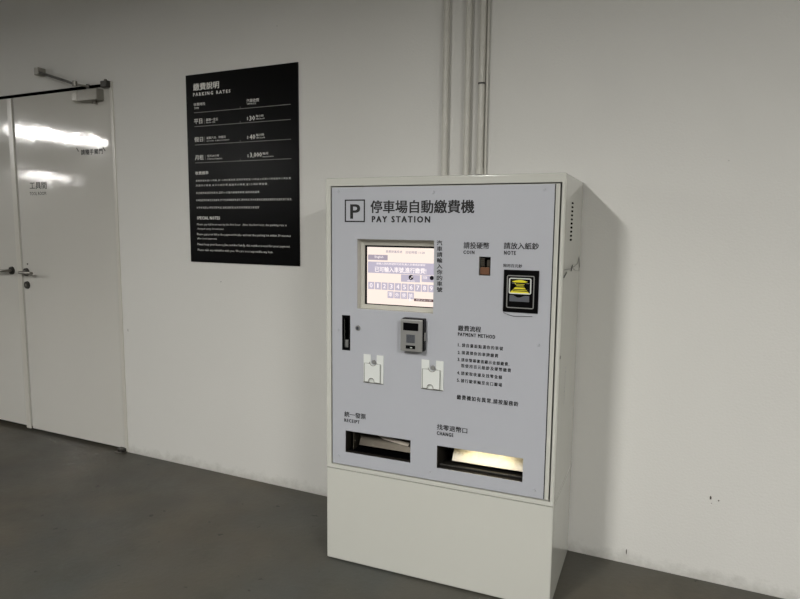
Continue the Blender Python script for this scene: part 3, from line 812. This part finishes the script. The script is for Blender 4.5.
for k in range(13):
    f = k/12; u = 503.2+f*29; v = 312.6+3.6*math.sin(min(1, f*2.2)*math.pi/2)+.5*f; x, z = F(u, v, -.004); pts.append((x, FY-.0015-.003*math.sin(f*math.pi), z))
tube(bm, pts, .0009, 6); link('peeling_film_edge', bm, M['tin_d'], na)

# ---- receipt tray: pocket with a sloping flap
bm = bmesh.new(); open_box(bm, RCP[0], RCP[1], RCP[2], RCP[3], FY+.0032, FY+.14); rt = link('receipt_tray', bm, M['tin'], ps)
h = RCP[3]-RCP[2]
bm = bmesh.new(); pz0, pz1 = RCP[2]+h*.24, RCP[3]+.0
v_ = [bm.verts.new(c) for c in ((RCP[0]+.040, FY+.085, pz1), (RCP[1]-.001, FY+.085, pz1), (RCP[1]-.001, FY+.046, pz0), (RCP[0]+.040, FY+.046, pz0),
                                (RCP[0]+.040, FY+.088, pz1), (RCP[1]-.001, FY+.088, pz1), (RCP[1]-.001, FY+.049, pz0), (RCP[0]+.040, FY+.049, pz0))]
for q in ((0, 1, 2, 3), (7, 6, 5, 4), (0, 4, 5, 1), (1, 5, 6, 2), (2, 6, 7, 3), (3, 7, 4, 0)): bm.faces.new([v_[k] for k in q])
link('receipt_flap', bm, M['tin'], rt)
a, b = F(376, 434.5, .05), F(409.5, 443.2, .05); c_, d_ = F(408, 446.5, .046), F(384, 439.5, .046)
bm = bmesh.new(); vv = [bm.verts.new((q[0], FY+y, q[1])) for q, y in ((a, .052), (b, .052), (c_, .046), (d_, .046))]
v2 = [bm.verts.new((q[0], FY+y+.0012, q[1])) for q, y in ((a, .052), (b, .052), (c_, .046), (d_, .046))]
bm.faces.new(vv); bm.faces.new(v2[::-1])
for k in range(4): bm.faces.new((vv[k], v2[k], v2[(k+1) % 4], vv[(k+1) % 4]))
link('paper_edge', bm, M['paper'], rt)
bm = B(RCP[0]+.001, RCP[1]-.001, FY+.024, FY+.137, RCP[2]+.0005, RCP[2]+.004); link('tray_mat', bm, M['black'], rt)
bm = B(RCP[0]+.020, RCP[0]+.024, FY+.03, FY+.12, RCP[2]+.005, RCP[3]-.001); link('paper_guide', bm, M['tin'], rt)
# ---- change tray: lit pale chute plate
bm = bmesh.new(); open_box(bm, CHG[0], CHG[1], CHG[2], CHG[3], FY+.0032, FY+.15); ct = link('change_tray', bm, M['tin_d'], ps)
h = CHG[3]-CHG[2]
bm = bmesh.new(); x0, x1 = CHG[0]+.046, CHG[1]-.001
p = ((FY+.085, CHG[3]-.020), (FY+.050, CHG[2]+h*.22))
v_ = [bm.verts.new(c) for c in ((x0, p[0][0], p[0][1]), (x1, p[0][0], p[0][1]), (x1, p[1][0], p[1][1]), (x0, p[1][0], p[1][1]),
                                (x0, p[0][0]+.004, p[0][1]), (x1, p[0][0]+.004, p[0][1]), (x1, p[1][0]+.004, p[1][1]), (x0, p[1][0]+.004, p[1][1]))]
for q in ((0, 1, 2, 3), (7, 6, 5, 4), (0, 4, 5, 1), (1, 5, 6, 2), (2, 6, 7, 3), (3, 7, 4, 0)): bm.faces.new([v_[k] for k in q])
link('coin_chute', bm, M['chute'], ct)
bm = B(CHG[0]+.09, CHG[1]-.05, FY+.030, FY+.044, CHG[3]-.006, CHG[3]-.001); link('tray_lamp', bm, M['warm'], ct)
bm = B(CHG[0]+.001, CHG[1]-.001, FY+.024, FY+.036, CHG[2]+.0005, CHG[2]+.010, bev=.002); link('tray_lip', bm, M['tin_d'], ct)

# ---- right flank: punched vent slots, lock hole, tie wire
for k in range(10):
    f = k/9; y, z = SIDE(572.6-1.9*f, 203.2+36.6*f)
    bm = bmesh.new(); cyl(bm, (HW-.002, y, z), (HW+.0008, y, z), .0040, n=14)
    bmesh.ops.scale(bm, vec=(1, 6.5, 1), space=Matrix.Translation((-HW, -y, -z)), verts=bm.verts); link('vent_slot', bm, M['dark'], sh)
for k in range(10):
    f = k/9; y, z = SIDE(572.6-1.9*f, 203.2+36.6*f); z -= .62
    bm = bmesh.new(); cyl(bm, (HW-.002, y, z), (HW+.0006, y, z), .003, n=10)
    bmesh.ops.scale(bm, vec=(1, 2.2, 1), space=Matrix.Translation((-HW, -y, -z)), verts=bm.verts); link('vent_hole', bm, M['gunmetal'], sh)
y, z = SIDE(558.6, 359.5); y = max(y, FY+.016)
bm = bmesh.new(); cyl(bm, (HW-.003, y, z), (HW+.0012, y, z), .006, n=16); link('lock_hole', bm, M['black'], sh)
bm = bmesh.new(); a_, b_ = SIDE(565.6, 274.5), SIDE(567.4, 272)
y0_ = FY+.05
zc = SIDE(570, 268)[1]
tube(bm, [(HW+.001, FY+.03, zc+.002), (HW+.006, FY+.14, zc-.001), (HW+.010, FY+.22, zc+.004), (HW+.012, FY+.30, zc+.012), (HW+.008, FY+.36, zc+.034), (HW+.004, FY+.40, zc+.018), (HW+.001, FY+.45, zc-.012)], .0010, 6)
tube(bm, [(HW+.004, FY+.17, zc+.004), (HW+.012, FY+.23, zc-.012), (HW+.012, FY+.33, zc-.020), (HW+.004, FY+.40, zc-.010)], .0008, 6)
tube(bm, [(HW+.004, FY+.175, zc-.012), (HW+.008, FY+.18, zc+.012)], .0017, 6)
tw = link('tie_wire', bm, M['tape'], ps)
y, z = SIDE(565.2, 274); bm = bmesh.new(); tube(bm, [(HW+.001, FY+.02, z-.010), (HW+.002, FY+.075, z+.004)], .0022, 6); link('black_scratch_clip', bm, M['tape'], sh)

for o in bpy.data.objects:
    if '_part' in o: del o['_part']
